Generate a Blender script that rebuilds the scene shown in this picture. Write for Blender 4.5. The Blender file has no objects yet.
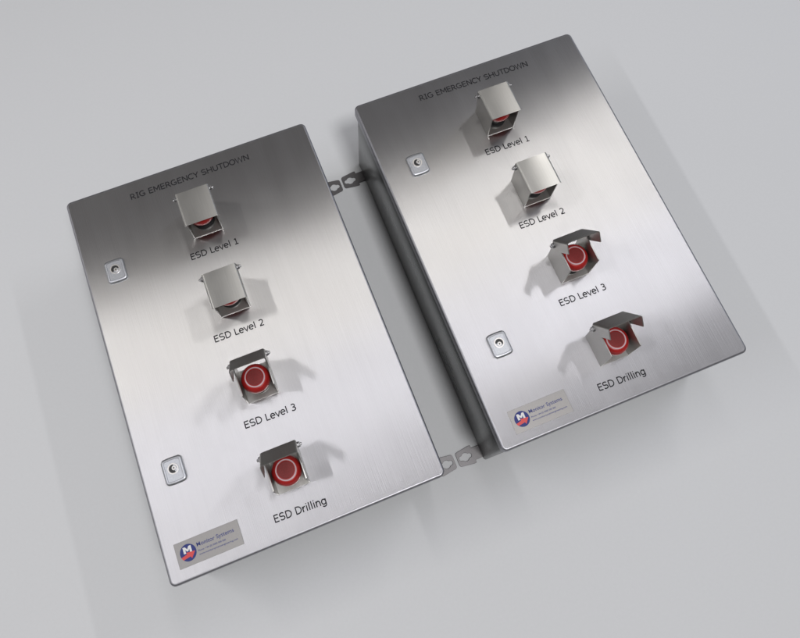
import bpy, bmesh, math, random
from mathutils import Matrix, Vector, Euler

random.seed(7)
scene = bpy.context.scene
C = scene.collection
MM = 0.001
FACE = 0.208                      # height of the door face above the table

# ------------------------------------------------------------------ camera
cam_d = bpy.data.cameras.new('camera')
cam = bpy.data.objects.new('camera', cam_d)
C.objects.link(cam)
cam_d.sensor_width = 36.0
cam_d.lens = 36.0 * 801.854 / 800.0
cam_d.shift_x = 0.03427
cam_d.shift_y = -0.12396
cam_d.clip_start = 0.05
cam_d.clip_end = 100.0
ROT = ((0.9313743806612405, 0.33848545794038865, -0.13404983331112796),
       (-0.3640318281898988, 0.8706735492268607, -0.33076940417964235),
       (0.004753010895820267, 0.35686855484830965, 0.9341425177390599))
m = Matrix(ROT).to_4x4()
m.translation = (0.070259, -0.304661, 1.117698 + FACE)
cam.matrix_world = m
scene.camera = cam

# ------------------------------------------------------------------ world
w = bpy.data.worlds.new('World')
scene.world = w
w.use_nodes = True
bg = w.node_tree.nodes['Background']
bg.inputs['Color'].default_value = (1.0, 0.955, 0.94, 1)
bg.inputs['Strength'].default_value = 0.125

# ------------------------------------------------------------------ lamps
STRIP_L, STRIP_M, STRIP_R = 42.0, 6.0, 43.0
KEY = 72.0
def area(name, loc, target, sx, sy, radiance, color=(1, 1, 1), roll=0.0):
    d = bpy.data.lights.new(name, 'AREA')
    d.shape = 'RECTANGLE'
    d.size, d.size_y = sx, sy
    d.energy = radiance * math.pi * sx * sy
    d.color = color
    o = bpy.data.objects.new(name, d)
    C.objects.link(o)
    o.location = loc
    q = (Vector(target) - Vector(loc)).to_track_quat('-Z', 'Y')
    o.rotation_euler = (q.to_matrix().to_4x4() @ Matrix.Rotation(roll, 4, 'Z')).to_euler()
    return o

# three long strip lights above, parallel to the boxes (the middle one added to light the gap): the brushed steel smears them sideways
# (each is two tubes end to end, the far one a little warmer)
for nm, x, wd, y0, y1, rad in (('left_strip_light', -1.14, 0.08, -0.50, 1.0, STRIP_L),
                               ('middle_strip_light', 0.42, 0.25, -0.27, 1.0, STRIP_M),
                               ('right_strip_light', 1.62, 0.08, 0.015, 1.07, STRIP_R)):
    ym = 0.45
    for a0, a1, col in ((y0, ym, (0.958, 0.95, 1.0)), (ym, y1, (1.0, 0.975, 0.94))):
        o = area(nm, (x, (a0+a1)/2, FACE+2.2), (0, 0, 0), wd, a1-a0, rad, col)
        o.rotation_euler = (0, 0, 0)
# fill lamp from the viewer's side, for the table and the gap between the boxes
area('fill_lamp', (0.45, -1.05, 3.4), (0.23, 0.0, 0.0), 0.5, 0.5, KEY, (1.0, 0.99, 0.98))
# side softboxes out of view, added for the glints on the bent edges
area('right_softbox', (2.7, 0.9, 1.1), (0.5, 0.9, 0.2), 3.4, 0.5, 1.5, (0.70, 0.80, 1.0))
area('left_softbox', (-2.2, 0.9, 1.1), (0.0, 0.9, 0.2), 3.4, 0.5, 1.8, (1.0, 0.985, 0.97))

# ------------------------------------------------------------------ exposure
scene.view_settings.view_transform = 'Standard'
scene.view_settings.look = 'None'
scene.view_settings.exposure = 0.0
scene.view_settings.gamma = 1.0

# ------------------------------------------------------------------ materials
def new_mat(name):
    mt = bpy.data.materials.new(name)
    mt.use_nodes = True
    return mt, mt.node_tree.nodes, mt.node_tree.links, mt.node_tree.nodes['Principled BSDF']

def simple(name, col, rough=0.5, metal=0.0, noise=0.0, nscale=300.0, bump=0.0, coat=0.0):
    mt, N, L, b = new_mat(name)
    b.inputs['Base Color'].default_value = (*col, 1)
    b.inputs['Metallic'].default_value = metal
    b.inputs['Roughness'].default_value = rough
    if coat:
        b.inputs['Coat Weight'].default_value = coat
        b.inputs['Coat Roughness'].default_value = 0.15
    if noise or bump:
        tc = N.new('ShaderNodeTexCoord')
        n = N.new('ShaderNodeTexNoise')
        n.inputs['Scale'].default_value = nscale
        n.inputs['Detail'].default_value = 4
        L.new(tc.outputs['Object'], n.inputs['Vector'])
        if noise:
            mr = N.new('ShaderNodeMapRange')
            mr.inputs['From Min'].default_value = 0.25
            mr.inputs['From Max'].default_value = 0.75
            mr.inputs['To Min'].default_value = 1 - noise
            mr.inputs['To Max'].default_value = 1 + noise
            mx = N.new('ShaderNodeVectorMath'); mx.operation = 'SCALE'
            mx.inputs[0].default_value = col
            L.new(n.outputs['Fac'], mr.inputs['Value'])
            L.new(mr.outputs['Result'], mx.inputs['Scale'])
            L.new(mx.outputs['Vector'], b.inputs['Base Color'])
        if bump:
            bp = N.new('ShaderNodeBump')
            bp.inputs['Strength'].default_value = bump
            bp.inputs['Distance'].default_value = 0.0003
            L.new(n.outputs['Fac'], bp.inputs['Height'])
            L.new(bp.outputs['Normal'], b.inputs['Normal'])
    return mt

def brushed(name, col, rough, streak=(900.0, 6.0, 900.0), var=0.05, rvar=0.05, aniso=0.0, wave=0.0, groove=0.000006, metal=1.0):
    """brushed stainless: fine streaks along local Y, smudges, slight sheet waviness"""
    mt, N, L, b = new_mat(name)
    b.inputs['Metallic'].default_value = metal
    tc = N.new('ShaderNodeTexCoord')
    mp = N.new('ShaderNodeMapping')
    mp.inputs['Scale'].default_value = streak
    L.new(tc.outputs['Object'], mp.inputs['Vector'])
    n1 = N.new('ShaderNodeTexNoise'); n1.inputs['Scale'].default_value = 1.0
    n1.inputs['Detail'].default_value = 5; n1.inputs['Roughness'].default_value = 0.65
    L.new(mp.outputs['Vector'], n1.inputs['Vector'])
    mp2 = N.new('ShaderNodeMapping')
    mp2.inputs['Scale'].default_value = (45.0, 5.0, 45.0)
    L.new(tc.outputs['Object'], mp2.inputs['Vector'])
    n2 = N.new('ShaderNodeTexNoise'); n2.inputs['Scale'].default_value = 1.0
    n2.inputs['Detail'].default_value = 6; n2.inputs['Roughness'].default_value = 0.6
    L.new(mp2.outputs['Vector'], n2.inputs['Vector'])
    n3 = N.new('ShaderNodeTexNoise'); n3.inputs['Scale'].default_value = 14.0
    n3.inputs['Detail'].default_value = 6
    L.new(tc.outputs['Object'], n3.inputs['Vector'])
    a = N.new('ShaderNodeMath'); a.operation = 'ADD'
    L.new(n1.outputs['Fac'], a.inputs[0]); L.new(n2.outputs['Fac'], a.inputs[1])
    mr = N.new('ShaderNodeMapRange')
    mr.inputs['From Min'].default_value = 0.6; mr.inputs['From Max'].default_value = 1.4
    mr.inputs['To Min'].default_value = 1 - var; mr.inputs['To Max'].default_value = 1 + var
    L.new(a.outputs[0], mr.inputs['Value'])
    sc = N.new('ShaderNodeVectorMath'); sc.operation = 'SCALE'
    sc.inputs[0].default_value = col
    L.new(mr.outputs['Result'], sc.inputs['Scale'])
    L.new(sc.outputs['Vector'], b.inputs['Base Color'])
    a2 = N.new('ShaderNodeMath'); a2.operation = 'ADD'
    L.new(n2.outputs['Fac'], a2.inputs[0]); L.new(n3.outputs['Fac'], a2.inputs[1])
    mr2 = N.new('ShaderNodeMapRange')
    mr2.inputs['From Min'].default_value = 0.6; mr2.inputs['From Max'].default_value = 1.4
    mr2.inputs['To Min'].default_value = rough - rvar; mr2.inputs['To Max'].default_value = rough + rvar
    L.new(a2.outputs[0], mr2.inputs['Value'])
    L.new(mr2.outputs['Result'], b.inputs['Roughness'])
    bp = N.new('ShaderNodeBump')
    bp.inputs['Strength'].default_value = 1.0
    bp.inputs['Distance'].default_value = groove
    L.new(n1.outputs['Fac'], bp.inputs['Height'])
    last = bp
    if wave:
        n4 = N.new('ShaderNodeTexNoise'); n4.inputs['Scale'].default_value = 5.0
        n4.inputs['Detail'].default_value = 1
        L.new(tc.outputs['Object'], n4.inputs['Vector'])
        bp2 = N.new('ShaderNodeBump')
        bp2.inputs['Strength'].default_value = 1.0
        bp2.inputs['Distance'].default_value = wave
        L.new(n4.outputs['Fac'], bp2.inputs['Height'])
        L.new(bp.outputs['Normal'], bp2.inputs['Normal'])
        last = bp2
    L.new(last.outputs['Normal'], b.inputs['Normal'])
    if aniso:
        b.inputs['Anisotropic'].default_value = aniso
        ge = N.new('ShaderNodeNewGeometry')
        cr = N.new('ShaderNodeVectorMath'); cr.operation = 'CROSS_PRODUCT'
        cr.inputs[0].default_value = (0, 1, 0)          # the brushing runs along the long side
        L.new(ge.outputs['Normal'], cr.inputs[1])
        L.new(cr.outputs['Vector'], b.inputs['Tangent'])
    return mt

M = {}
M['door'] = brushed('brushed_stainless', (0.52, 0.515, 0.52), 0.315, rvar=0.03, aniso=1.0, wave=0.0007, groove=0.00024)
M['fold'] = simple('rough_folded_edge', (0.33, 0.33, 0.355), 0.45, 1.0, noise=0.06, nscale=250)  # base colour darkened to hold down the lamp glint along the folds
M['body'] = brushed('shade_toned_steel_body', (0.17, 0.174, 0.174), 0.30, streak=(900, 900, 8.0), var=0.35, rvar=0.06)  # same steel as the door, shade of the side walls put into its colour
M['guard'] = brushed('satin_steel_guard', (0.395, 0.39, 0.375), 0.32, var=0.12, metal=0.86)
M['lug'] = brushed('grey_plated_lug', (0.14, 0.136, 0.14), 0.48, var=0.15)
M['bolt'] = simple('bolt_steel', (0.42, 0.42, 0.43), 0.32, 1.0)
M['zinc'] = simple('cast_zinc', (0.42, 0.432, 0.46), 0.40, 0.9, noise=0.12, nscale=500, bump=0.25)
M['chrome'] = simple('bright_nickel', (0.80, 0.78, 0.76), 0.30, 1.0)
M['black'] = simple('black_plastic', (0.012, 0.012, 0.013), 0.45)
M['red'] = simple('red_plastic', (0.34, 0.011, 0.010), 0.34, noise=0.10, nscale=400, bump=0.15)
M['red_matte'] = simple('red_plastic_pebbled', (0.19, 0.007, 0.007), 0.6, noise=0.25, nscale=900, bump=0.5)
M['ring'] = simple('pale_ring_print', (0.50, 0.37, 0.40), 0.5)
M['ink'] = simple('black_ink', (0.010, 0.010, 0.013), 0.8)
M['plate'] = simple('label_aluminium', (0.245, 0.238, 0.234), 0.45, 0.7, noise=0.04, nscale=700)
M['blue'] = simple('blue_print', (0.008, 0.018, 0.15), 0.6)
M['white'] = simple('white_print', (0.62, 0.62, 0.62), 0.5)
M['redprint'] = simple('red_print', (0.55, 0.045, 0.045), 0.5)
M['rubber'] = simple('black_gasket', (0.015, 0.015, 0.015), 0.8)
M['table'] = simple('grey_backdrop_paper', (0.595, 0.606, 0.622), 0.9, noise=0.012, nscale=220, bump=0.05)

# ------------------------------------------------------------------ helpers
def finish(name, bm, mat, parent=None, smooth=True, angle=35):
    bmesh.ops.recalc_face_normals(bm, faces=bm.faces[:])
    me = bpy.data.meshes.new(name)
    bm.to_mesh(me); bm.free()
    return link(name, me, mat, parent, smooth, angle)

def link(name, me, mat, parent=None, smooth=True, angle=35):
    me.materials.clear()
    me.materials.append(mat)
    if smooth:
        for f in me.polygons: f.use_smooth = True
        me.set_sharp_from_angle(angle=math.radians(angle))
    o = bpy.data.objects.new(name, me)
    C.objects.link(o)
    o.parent = parent
    return o

def rrect(w_, h_, r, n=8, bulge=0.0):
    pts = []
    for cx, cy, a0 in ((w_/2-r, h_/2-r, 0), (-w_/2+r, h_/2-r, 90), (-w_/2+r, -h_/2+r, 180), (w_/2-r, -h_/2+r, 270)):
        for k in range(n + 1):
            a = math.radians(a0 + 90.0 * k / n)
            pts.append((cx + r*math.cos(a), cy + r*math.sin(a)))
    if bulge:
        # subdivide top and bottom sides and bow them outwards
        out = []
        for i, p_ in enumerate(pts):
            q_ = pts[(i+1) % len(pts)]
            out.append(p_)
            if abs(p_[1]-q_[1]) < 1e-9 and abs(p_[0]-q_[0]) > r*0.5:
                for k in range(1, 8):
                    t = k/8
                    out.append((p_[0]+(q_[0]-p_[0])*t, p_[1]))
        pts = [(x, y + math.copysign(bulge*(1-(2*x/w_)**2), y)) for x, y in out]
    return pts

def loft(bm, loops, cap_first=True, cap_last=True):
    vs = [[bm.verts.new(p_) for p_ in lp] for lp in loops]
    n = len(vs[0])
    for a, b in zip(vs, vs[1:]):
        for i in range(n):
            bm.faces.new((a[i], a[(i+1) % n], b[(i+1) % n], b[i]))
    if cap_first: bm.faces.new(list(reversed(vs[0])))
    if cap_last: bm.faces.new(vs[-1])
    return vs

def lathe_loops(profile, n=48, c=(0, 0)):
    return [[(c[0]+r*math.cos(2*math.pi*k/n), c[1]+r*math.sin(2*math.pi*k/n), z) for k in range(n)] for r, z in profile]

def lathe(bm, profile, n=48, c=(0, 0)):
    loft(bm, lathe_loops(profile, n, c))

def prism_yz(bm, pts, x0, x1):
    loft(bm, [[(x0, y, z) for y, z in pts], [(x1, y, z) for y, z in pts]])

def box(bm, x0, x1, y0, y1, z0, z1):
    loft(bm, [[(x0, y0, z0), (x1, y0, z0), (x1, y1, z0), (x0, y1, z0)],
              [(x0, y0, z1), (x1, y0, z1), (x1, y1, z1), (x0, y1, z1)]])

def flat_shape(loops, depth, bevel=0.0):
    """mesh of a 2D outline with holes, extruded by depth"""
    cu = bpy.data.curves.new('tmp', 'CURVE')
    cu.dimensions = '2D'; cu.fill_mode = 'BOTH'
    cu.extrude = depth/2
    cu.bevel_depth = bevel
    cu.bevel_resolution = 1
    for lp in loops:
        s = cu.splines.new('POLY')
        s.points.add(len(lp)-1)
        for q, (x, y) in zip(s.points, lp): q.co = (x, y, 0, 1)
        s.use_cyclic_u = True
    o = bpy.data.objects.new('tmp', cu)
    C.objects.link(o)
    bpy.context.view_layer.update()
    me = bpy.data.meshes.new_from_object(o.evaluated_get(bpy.context.evaluated_depsgraph_get()))
    bpy.data.objects.remove(o)
    return me

def text_mesh(s, width, cap, bold=0.0, spacing=1.0, serif_i=False, shear=0.0, thick=0.00008):
    """lettering fitted to a width and cap height, origin at the baseline start"""
    def raw(t):
        cu = bpy.data.curves.new('tmp', 'FONT')
        cu.body = t
        cu.size = 1.0
        cu.space_character = spacing
        cu.offset = bold
        cu.shear = shear
        cu.resolution_u = 6
        o = bpy.data.objects.new('tmp', cu)
        C.objects.link(o)
        bpy.context.view_layer.update()
        me_ = bpy.data.meshes.new_from_object(o.evaluated_get(bpy.context.evaluated_depsgraph_get()))
        bpy.data.objects.remove(o)
        return me_
    me = raw(s)
    e = raw('E')
    ch = max(v.co.y for v in e.vertices) - min(v.co.y for v in e.vertices)
    x0 = min(v.co.x for v in me.vertices); x1 = max(v.co.x for v in me.vertices)
    sx, sy = width/(x1-x0), cap/ch
    bm = bmesh.new(); bm.from_mesh(me)
    for v in bm.verts:
        v.co = ((v.co.x-x0)*sx, v.co.y*sy, 0)
    if serif_i:
        # the capital I of this lettering has short cross bars
        i0 = s.index('I')
        a = raw(s[:i0]); b = raw(s[:i0+1])
        xa = max(v.co.x for v in a.vertices); xb = max(v.co.x for v in b.vertices)
        stem = raw('I'); sw = max(v.co.x for v in stem.vertices)-min(v.co.x for v in stem.vertices)
        xc = (xb - sw/2 - x0)*sx
        for yy in (0.0, cap*0.90):
            q = [bm.verts.new((xc+dx, yy+dy, 0)) for dx, dy in ((-cap*.22, 0), (cap*.22, 0), (cap*.22, cap*.10), (-cap*.22, cap*.10))]
            bm.faces.new(q)
    bmesh.ops.recalc_face_normals(bm, faces=bm.faces[:])
    for f in bm.faces:
        if f.normal.z < 0: f.normal_flip()
    out = bpy.data.meshes.new('lettering')
    bm.to_mesh(out); bm.free()
    return out

def arc(cx, cy, rx, ry, a0, a1, n=14):
    return [(cx+rx*math.cos(math.radians(a0+(a1-a0)*k/n)), cy+ry*math.sin(math.radians(a0+(a1-a0)*k/n))) for k in range(n+1)]

# stroke letters, cap height 1: (advance, [strokes])
GLYPH = {
    ' ': (0.48, []),
    'R': (0.94, [[(.16, 0), (.16, 1)], [(.16, .935), (.44, .935)] + arc(.44, .685, .24, .25, 90, -90) + [(.16, .435)], [(.42, .45), (.86, 0)]]),
    'I': (0.58, [[(.29, 0), (.29, 1)], [(.09, .94), (.49, .94)], [(.09, .06), (.49, .06)]]),
    'G': (1.06, [arc(.56, .5, .46, .45, 52, 318, 22) + [(.90, .2), (.90, .49)], [(.58, .45), (.965, .45)]]),
    'E': (0.86, [[(.16, 0), (.16, 1)], [(.16, .94), (.78, .94)], [(.16, .53), (.74, .53)], [(.16, .06), (.78, .06)]]),
    'M': (1.16, [[(.15, 0), (.15, 1)], [(.17, .98), (.58, .30), (.99, .98)], [(1.01, 0), (1.01, 1)]]),
    'N': (1.03, [[(.15, 0), (.15, 1)], [(.16, .98), (.87, .02)], [(.88, 0), (.88, 1)]]),
    'C': (0.95, [arc(.55, .5, .46, .45, 50, 310, 22)]),
    'Y': (0.84, [[(.02, 1), (.42, .46), (.82, 1)], [(.42, .48), (.42, 0)]]),
    'S': (0.93, [arc(.47, .71, .34, .235, 32, 235, 16) + arc(.45, .285, .36, .235, 62, -148, 16)]),
    'H': (1.03, [[(.15, 0), (.15, 1)], [(.88, 0), (.88, 1)], [(.15, .52), (.88, .52)]]),
    'U': (1.00, [[(.15, 1)] + arc(.50, .38, .35, .33, 180, 360, 16) + [(.85, 1)]]),
    'T': (0.84, [[(.01, .94), (.83, .94)], [(.42, 0), (.42, .94)]]),
    'D': (1.05, [[(.16, 0), (.16, 1)], [(.16, .94), (.42, .94)] + arc(.42, .5, .52, .44, 90, -90, 18) + [(.16, .06)]]),
    'O': (1.08, [arc(.54, .5, .45, .45, 90, 450, 28)]),
    'W': (1.36, [[(.05, 1), (.36, .02), (.68, .95), (1.0, .02), (1.31, 1)]]),
    'L': (0.76, [[(.16, 0), (.16, 1)], [(.16, .06), (.74, .06)]]),
    'e': (0.81, [[(.10, .39), (.72, .39)] + arc(.41, .375, .315, .33, 3, 312, 22)]),
    'v': (0.80, [[(.05, .75), (.40, .04), (.75, .75)]]),
    'l': (0.38, [[(.19, 0), (.19, 1.04)]]),
    'i': (0.38, [[(.19, 0), (.19, .75)], [(.19, .90), (.19, 1.03)]]),
    'r': (0.58, [[(.16, 0), (.16, .75)], arc(.50, .32, .32, .37, 168, 84, 8)]),
    'n': (0.87, [[(.16, 0), (.16, .75)], arc(.44, .40, .27, .29, 165, 0, 12) + [(.71, 0)]]),
    'g': (0.86, [arc(.42, .385, .31, .32, 90, 450, 22), [(.73, .75), (.73, .02)] + arc(.42, .0, .31, .22, 0, -150, 12)]),
    '1': (0.86, [[(.45, 0), (.45, 1)], [(.20, .85), (.36, .86), (.45, .98)], [(.16, .06), (.74, .06)]]),
    '2': (0.86, [arc(.40, .70, .29, .245, 150, -20, 14) + [(.58, .46), (.12, .07)], [(.10, .06), (.76, .06)]]),
    '3': (0.86, [arc(.38, .735, .28, .21, 140, -75, 14), arc(.37, .285, .33, .235, 78, -145, 16), [(.30, .53), (.44, .53)]]),
}

def stroke_text(s, width, cap, weight=0.168):
    """sans lettering drawn with strokes, fitted to a width and cap height"""
    bm = bmesh.new()
    x = 0.0
    hw = weight/2
    for ch in s:
        adv, strokes = GLYPH[ch]
        for st in strokes:
            P_ = [Vector((px+x, py)) for px, py in st]
            keep = [P_[0]]
            for q in P_[1:]:
                if (q-keep[-1]).length > 1e-4: keep.append(q)
            P_ = keep
            closed = (P_[0]-P_[-1]).length < 1e-3
            left, right = [], []
            for i, q in enumerate(P_):
                d0 = (q-P_[i-1]) if i else ((P_[0]-P_[-2]) if closed else P_[1]-P_[0])
                d1 = (P_[i+1]-q) if i+1 < len(P_) else ((P_[1]-P_[0]) if closed else q-P_[i-1])
                d0 = d0.normalized(); d1 = d1.normalized()
                n0 = Vector((-d0.y, d0.x)); n1 = Vector((-d1.y, d1.x))
                n_ = (n0+n1).normalized()
                k = hw/max(n_.dot(n0), 0.5)
                left.append(bm.verts.new((*(q+n_*k), 0))); right.append(bm.verts.new((*(q-n_*k), 0)))
            for i in range(len(P_)-1):
                bm.faces.new((left[i], right[i], right[i+1], left[i+1]))
        x += adv
    x0 = min(v.co.x for v in bm.verts); x1 = max(v.co.x for v in bm.verts)
    k = 0
    for f in bm.faces:
        pass
    for v in bm.verts:
        v.co = ((v.co.x-x0)*width/(x1-x0), v.co.y*cap, 0)
    # overlapping strokes: tiny steps so that no two faces share a plane
    bm.faces.ensure_lookup_table()
    seen = set()
    lvl = 0
    for v0 in bm.verts:
        if v0 in seen: continue
        stack = [v0]; comp = []
        seen.add(v0)
        while stack:
            v = stack.pop(); comp.append(v)
            for e in v.link_edges:
                o = e.other_vert(v)
                if o not in seen: seen.add(o); stack.append(o)
        for v in comp: v.co.z = (lvl % 4)*0.00003
        lvl += 1
    for f in bm.faces:
        f.normal_update()
        if f.normal.z < 0: f.normal_flip()
    out = bpy.data.meshes.new('lettering')
    bm.to_mesh(out); bm.free()
    return out

def thing(name, label, cat, loc, rotz, group):
    o = bpy.data.objects.new(name, None)
    o.empty_display_size = 0.1
    C.objects.link(o)
    o.location = loc; o.rotation_euler = (0, 0, rotz)
    o['label'] = label; o['category'] = cat; o['group'] = group
    return o

# ------------------------------------------------------------------ ground
bm = bmesh.new()
bmesh.ops.create_grid(bm, x_segments=1, y_segments=1, size=6.0)
table = finish('ground', bm, M['table'], smooth=False)
table['kind'] = 'structure'
table['label'] = 'plain light grey backdrop surface under both steel enclosures'

# ------------------------------------------------------------------ shared shapes
W, H = 0.380, 0.5657
DOOR_T = 0.019

def door_mesh_bm():
    bm = bmesh.new()
    rc, rb = 0.0080, 0.0034
    loops = []
    def lp(inset, z):
        return [(x, y, z) for x, y in rrect(W-2*inset, H-2*inset, max(rc-inset, 0.0006), 8)]
    loops.append(lp(0.012, FACE-DOOR_T))          # return lip
    loops.append(lp(0.0004, FACE-DOOR_T))
    loops.append(lp(0.0, FACE-DOOR_T+0.0005))
    for k in range(0, 9):
        a = math.radians(90*k/8)
        loops.append(lp(rb*(1-math.cos(a)), FACE-rb+rb*math.sin(a)))
    loops.append(lp(rb+0.0006, FACE))
    loft(bm, loops, cap_first=False)
    return bm

def body_mesh_bm():
    bm = bmesh.new()
    ins, rc = 0.0045, 0.003
    def lp(i, z):
        return [(x, y, z) for x, y in rrect(W-2*i, H-2*i, max(rc-(i-ins), 0.0006), 5)]
    top = FACE-DOOR_T-0.0035
    loops = [lp(ins+0.0015, 0.0), lp(ins+0.0005, 0.0004), lp(ins, 0.0015), lp(ins, top-0.001), lp(ins+0.0006, top),
             lp(ins+0.009, top), lp(ins+0.0095, FACE-0.006)]
    loft(bm, loops)
    return bm

CHEEK = [(0, 0), (46.5, 0), (49, 43), (48, 50), (44, 55.5), (38, 58.2), (2.5, 58.2), (1.2, 57.5)]
CHEEK = [(y*MM, z*MM) for y, z in CHEEK]
PIV = (46.5*MM, 54.5*MM)

def bracket_bm():
    bm = bmesh.new()
    box(bm, -22.4*MM, 22.4*MM, 0, 46.5*MM, 0.0001, 1.8*MM)
    for s in (-1, 1):
        prism_yz(bm, CHEEK, s*22.5*MM, s*21.0*MM)
    bmesh.ops.bevel(bm, geom=[e for e in bm.edges], offset=0.00010, segments=1, affect='EDGES')
    return bm

def lid_bm():
    """inverted U of sheet steel; drawn closed, origin on the hinge pivot"""
    bm = bmesh.new()
    wo, t, dep, rb = 24.8, 1.2, 17.0, 3.2
    def prof(o):
        # o: 0 outer skin, t inner skin
        r = rb-o
        pts = [(-(wo-o), dep)]
        for k in range(7):
            a = math.radians(180-90*k/6)
            pts.append((-(wo-rb)+r*math.cos(a), rb-r*math.sin(a)))
        for k in range(7):
            a = math.radians(90-90*k/6)
            pts.append(((wo-rb)+r*math.cos(a), rb-r*math.sin(a)))
        pts.append((wo-o, dep))
        return pts
    out, inn = prof(0), prof(t)
    def P(x, d, end):
        if end == 0: y = -2.5 + 6.5*(d/dep)            # slanted front of the flaps
        else:        y = 49.5 - 1.0*(d/dep)
        return (x*MM, y*MM-PIV[0], (60.0-d)*MM-PIV[1])
    ring0 = [P(x, d, 0) for x, d in out] + [P(x, d, 0) for x, d in reversed(inn)]
    ring1 = [P(x, d, 1) for x, d in out] + [P(x, d, 1) for x, d in reversed(inn)]
    vs = loft(bm, [ring0, ring1], False, False)
    n = len(out)
    for ring in vs:
        for i in range(n-1):
            bm.faces.new((ring[i], ring[i+1], ring[2*n-2-i], ring[2*n-1-i]))
    return bm

def hinge_bolt_bm():
    """nut, washer and threaded end, axis along +X from the cheek"""
    bm = bmesh.new()
    def ringx(r, x, n=6, rot=0.0):
        return [(x*MM, r*math.cos(2*math.pi*k/n+rot)*MM, r*math.sin(2*math.pi*k/n+rot)*MM) for k in range(n)]
    loft(bm, [ringx(4.2, 2.1, 20), ringx(4.2, 2.9, 20)])
    loft(bm, [ringx(3.2, 2.9), ringx(3.6, 3.2), ringx(3.6, 5.2), ringx(3.1, 5.5)])
    loft(bm, [ringx(1.9, -0.4, 14), ringx(1.9, 7.4, 14), ringx(1.5, 7.9, 14)])
    return bm

def collar_bm():
    bm = bmesh.new()
    lathe(bm, [(15.5*MM, 1.8*MM), (15.5*MM, 5*MM), (14.5*MM, 6*MM), (12*MM, 6*MM), (12*MM, 30*MM), (10*MM, 30.5*MM)], 40)
    return bm

def cap_bm():
    bm = bmesh.new()
    prof = [(11, 27), (17.0, 27.6), (19.0, 28.6), (19.6, 30.0), (19.7, 33.0), (19.4, 36.0), (18.6, 38.8), (17.4, 41.0), (15.8, 42.6),
            (14.6, 43.3), (14.2, 43.4), (11.0, 43.5), (10.9, 43.1), (6.0, 43.0), (0.6, 43.0)]
    lathe(bm, [(r*MM, z*MM) for r, z in prof], 56)
    return bm

def ring_bm(r0, r1, z0, z1, n=56):
    bm = bmesh.new()
    L_ = [lathe_loops([(r*MM, z*MM)], n)[0] for r, z in ((r0, z0), (r1, z0), (r1, z1), (r0, z1))]
    loft(bm, L_ + [L_[0]], False, False)
    bmesh.ops.remove_doubles(bm, verts=bm.verts[:], dist=1e-7)
    return bm

def disc_bm(r, z0, z1, n=40):
    bm = bmesh.new()
    lathe(bm, [(r*MM, z0*MM), (r*MM, (z1-0.15)*MM), ((r-0.2)*MM, z1*MM)], n)
    return bm

def lock_plate_bm():
    bm = bmesh.new()
    loops = []
    for ins, z in ((0, 0.05), (0, 2.6), (0.5, 3.8), (1.4, 4.6), (2.6, 4.9), (3.4, 4.9), (4.0, 4.3), (4.6, 4.3)):
        loops.append([(x, y, FACE+z*MM) for x, y in rrect((28.5-2*ins)*MM, (33.5-2*ins)*MM, max(4.2-ins, 0.8)*MM, 6, bulge=1.1*MM)])
    vs = loft(bm, loops)
    return bm

def slot_pts(cx, cy, hl, hw, rbulge, flip=1):
    """horizontal slot with a round bulge in its middle"""
    pts = []
    a_b = math.asin(hw/rbulge)
    for k in range(7):
        a = math.radians(-90+180*k/6); pts.append((cx+hl-hw+hw*math.cos(a), cy+hw*math.sin(a)))
    for k in range(9):
        a = a_b + (math.pi-2*a_b)*k/8; pts.append((cx+rbulge*math.cos(a), cy+rbulge*math.sin(a)))
    for k in range(7):
        a = math.radians(90+180*k/6); pts.append((cx-hl+hw+hw*math.cos(a), cy+hw*math.sin(a)))
    for k in range(9):
        a = math.pi + a_b + (math.pi-2*a_b)*k/8; pts.append((cx+rbulge*math.cos(a), cy+rbulge*math.sin(a)))
    return pts

def round_poly(pts, r, n=4):
    out = []
    N_ = len(pts)
    for i in range(N_):
        p0, p1, p2 = (Vector(pts[i-1]), Vector(pts[i]), Vector(pts[(i+1) % N_]))
        rr = r[i]
        if rr <= 0: out.append(tuple(p1)); continue
        a = p1 + (p0-p1).normalized()*rr; b = p1 + (p2-p1).normalized()*rr
        for k in range(n+1):
            t = k/n
            q = a*(1-t)**2 + p1*2*t*(1-t) + b*t*t
            out.append(tuple(q))
    return out

lug_outline = round_poly([(-20, -9.5), (10, -9.5), (10, -14), (14, -14), (37, -10.8), (37, 10.8), (14, 14), (10, 14), (10, 9.5), (-20, 9.5)],
                         [0, 0, 1, 1, 3.5, 3.5, 1, 1, 0, 0])
lug_me = flat_shape([[(x*MM, y*MM) for x, y in lug_outline], [(x*MM, y*MM) for x, y in slot_pts(23.5, 0, 10.8, 4.0, 6.8)]], 2.0*MM, 0.25*MM)

shared = {}
def shared_mesh(key, fn):
    if key not in shared:
        bm = fn()
        bmesh.ops.recalc_face_normals(bm, faces=bm.faces[:])
        me = bpy.data.meshes.new(key); bm.to_mesh(me); bm.free()
        shared[key] = me
    return shared[key]

def part(name, key, fn, mat, parent, loc=(0, 0, 0), rot=(0, 0, 0), angle=35):
    me = shared_mesh(key, fn)
    if not me.materials:
        me.materials.append(mat)
        for f in me.polygons: f.use_smooth = True
        me.set_sharp_from_angle(angle=math.radians(angle))
    o = bpy.data.objects.new(name, me)
    C.objects.link(o)
    o.parent = parent
    o.location = loc; o.rotation_euler = rot
    return o

def flat_part(name, me, mat, parent, loc, rot=(0, 0, 0)):
    if not me.materials: me.materials.append(mat)
    o = bpy.data.objects.new(name, me)
    C.objects.link(o)
    o.parent = parent
    o.location = loc; o.rotation_euler = rot
    return o

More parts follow.
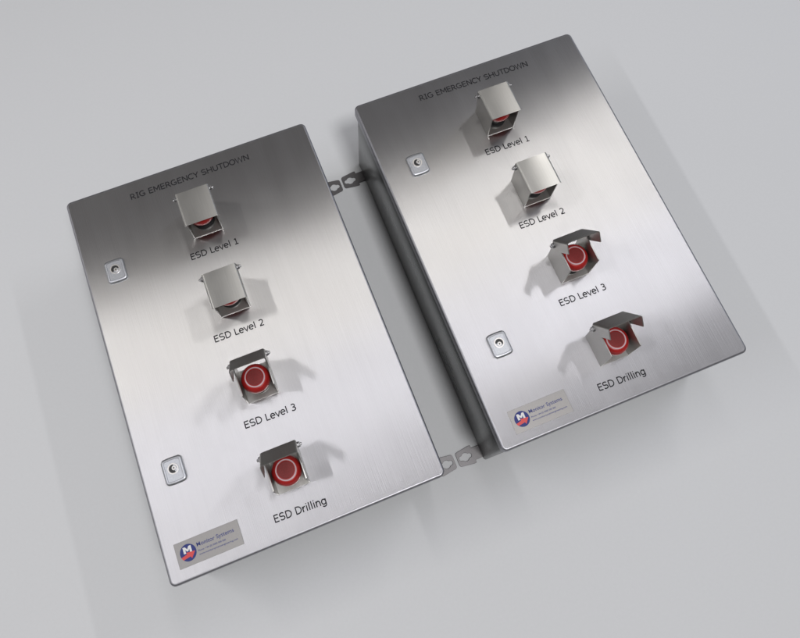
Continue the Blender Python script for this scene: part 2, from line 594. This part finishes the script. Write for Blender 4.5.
T_ = {
    'title': stroke_text('RIG EMERGENCY SHUTDOWN', 0.1865, 0.0094),
    1: stroke_text('ESD Level 1', 0.0720, 0.0098),
    2: stroke_text('ESD Level 2', 0.0725, 0.0098),
    3: stroke_text('ESD Level 3', 0.0730, 0.0098),
    4: stroke_text('ESD Drilling', 0.0712, 0.0098),
    'name': text_mesh('Monitor Systems', 0.0500, 0.0050, bold=0.009),
    'phone': text_mesh('Phone: +44 (0) 0000 000 000', 0.0370, 0.0021, bold=0.012),
    'web': text_mesh('www.monitorsystemsengineering.com', 0.0520, 0.0021, bold=0.012),
    'M': flat_shape([[(x*1.08*MM, y*0.80*MM) for x, y in ((0, 0), (2.6, 0), (2.6, 5.6), (4.2, 2.4), (5.8, 2.4), (7.4, 5.6), (7.4, 0), (10, 0), (10, 10), (7.2, 10), (5, 5.6), (2.8, 10), (0, 10))]], 0.05*MM),
}
arrow = flat_shape([[(x*MM, y*MM) for x, y in ((-10.2, -3.6), (-2.2, -1.6), (-2.4, 0.6), (9.0, -0.6), (2.8, -8.2), (1.8, -5.4), (-8.2, -7.0))]], 0.05*MM)
plate_me = flat_shape([round_poly([(0, -0.0320), (0.0860, -0.0320), (0.0860, 0), (0, 0)], [0.0006]*4, 3)], 0.5*MM, 0.08*MM)

def guard(parent, x, yfront, opened, label):
    g = part('button_guard', 'bracket', bracket_bm, M['guard'], parent, (x, yfront, FACE))
    g['label'] = label
    lid = part('guard_lid', 'lid', lid_bm, M['guard'], g, (0, PIV[0], PIV[1]), (-math.radians(opened), 0, 0))
    for s in (1, -1):
        part('hinge_bolt', 'hinge_bolt', hinge_bolt_bm, M['bolt'], g, (s*22.5*MM, 45.5*MM, 51*MM), (0, 0, 0 if s > 0 else math.pi))
    return g

def button(parent, x, yfront):
    b = part('push_button', 'collar', collar_bm, M['black'], parent, (x, yfront+22.5*MM, FACE))
    part('button_cap', 'cap', cap_bm, M['red'], b)
    part('cap_ring', 'ring', lambda: ring_bm(12.0, 13.6, 43.2, 43.75), M['ring'], b)
    part('cap_centre', 'centre', lambda: disc_bm(10.8, 42.6, 43.5), M['red_matte'], b)
    return b

def lock(parent, x, y, turn):
    p_ = part('door_lock', 'lock_plate', lock_plate_bm, M['zinc'], parent, (x, y, 0))
    part('lock_rim', 'lock_rim', lambda: ring_bm(5.6, 7.2, FACE/MM+4.0, FACE/MM+5.6, 40), M['chrome'], p_, (0, 2*MM, 0))
    part('lock_cylinder', 'lock_hole', lambda: disc_bm(5.7, FACE/MM+4.2, FACE/MM+4.5), M['zinc'], p_, (0, 2*MM, 0))
    def keyway():
        # crescent shaped dark opening beside the drive pin
        bm = bmesh.new()
        out = arc(0, 0, 5.5*MM, 5.5*MM, 50, 270, 14)
        inn = arc(1.3*MM, 0, 2.9*MM, 3.3*MM, 250, 70, 14)
        pts = out + inn
        loft(bm, [[(x_, y_, 4.55*MM) for x_, y_ in pts], [(x_, y_, 4.75*MM) for x_, y_ in pts]])
        return bm
    part('keyway', 'keyway', keyway, M['black'], p_, (0, 2*MM, FACE), (0, 0, math.radians(turn)))
    def insert():
        bm = bmesh.new()
        lathe(bm, [(2.9*MM, 4.3*MM), (2.9*MM, 6.0*MM), (2.7*MM, 6.2*MM), (1.1*MM, 6.2*MM), (1.0*MM, 5.0*MM), (0.1*MM, 5.0*MM)], 24, (1.5*MM, 0))
        return bm
    part('key_insert', 'key_insert', insert, M['chrome'], p_, (0, 2*MM, FACE), (0, 0, math.radians(turn)))
    part('key_hole', 'key_hole', lambda: disc_bm(0.95, 5.1, 5.7, 16), M['black'], p_, (1.5*MM*math.cos(math.radians(turn)), 2*MM+1.5*MM*math.sin(math.radians(turn)), FACE))
    return p_

def name_plate(parent, x, y):
    n = flat_part('name_plate', plate_me, M['plate'], parent, (x, y, FACE+0.35*MM))
    cx, cy, z = 0.0156, -0.0158, 0.36*MM
    part('logo_disc', 'logo_disc', lambda: disc_bm(10.7, 0.0, 0.3), M['blue'], n, (cx, cy, z-0.2*MM))
    flat_part('logo_letter', T_['M'], M['white'], n, (cx-0.0056, cy-0.0003, z+0.15*MM))
    flat_part('logo_arrow', arrow, M['redprint'], n, (cx, cy, z+0.22*MM))
    flat_part('lettering', T_['name'], M['blue'], n, (0.0282, -0.0130, z+0.02*MM))
    flat_part('lettering', T_['phone'], M['blue'], n, (0.0282, -0.0193, z+0.02*MM))
    flat_part('lettering', T_['web'], M['blue'], n, (0.0282, -0.0240, z+0.02*MM))
    return n

def enclosure(label, loc, rotz, lugx, guards, locks, texts, plate, lugs):
    root = thing('control_enclosure', label, 'control box', loc, rotz, 'stainless emergency shutdown enclosures')
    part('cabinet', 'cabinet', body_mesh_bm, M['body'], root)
    door = part('door', 'door', door_mesh_bm, M['door'], root)
    if len(door.data.materials) == 1:                 # the fold round the door is not brushed; darkened to dim the lamp glint
        door.data.materials.append(M['fold'])
        for f in door.data.polygons:
            if f.normal.z < 0.999: f.material_index = 1
    for key, x, y, a in texts:
        flat_part('lettering', T_[key], M['ink'], door, (x*MM, y*MM, FACE+0.12*MM), (0, 0, a))
    for i, (x, y, op) in enumerate(guards):
        guard(root, x*MM, y*MM, op, 'raised steel guard' if op else 'closed steel guard')
        button(root, x*MM, y*MM)
    for x, y, t in locks: lock(root, x*MM, y*MM, t)
    name_plate(root, plate[0]*MM, plate[1]*MM)
    for s, y in lugs:
        o = flat_part('mounting_lug', lug_me, M['lug'], root, (s*lugx, y*MM, 0.0014), (0, 0, 0 if s > 0 else math.pi))
    return root

enclosure('left stainless steel shutdown box showing only its door face', (0, 0, 0), 0, 0.1950,
          [(-3, 158.5, 0), (-2.8, 30.4, 0), (-3.8, -99, 64), (-4.0, -226, 67)],
          [(-145.8, 151.5, -50), (-145.5, -146, 25)],
          [('title', -95.8, 252.4, 0), (1, -38.8, 127.9, 0), (2, -43.2, -1.2, -0.010), (3, -40.3, -129.2, -0.016), (4, -41.6, -257.0, -0.03)],
          (-172.7, -234.2),
          [(1, 246.8), (1, -265.0), (-1, 250), (-1, -263)])
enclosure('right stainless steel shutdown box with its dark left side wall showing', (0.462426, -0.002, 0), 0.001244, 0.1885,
          [(8, 158, 0), (10.2, 29.6, 0), (9.5, -98.8, 64.5), (7.0, -226.5, 68)],
          [(-134.3, 152, 20), (-134.3, -147, -95)],
          [('title', -87.2, 253.4, -0.02), (1, -28.5, 128.6, -0.02), (2, -31.2, -0.2, -0.018), (3, -28.3, -128.7, -0.015), (4, -32.0, -256.6, -0.035)],
          (-163.6, -235.6),
          [(-1, 251.5), (-1, -263.0), (1, 250), (1, -263)])
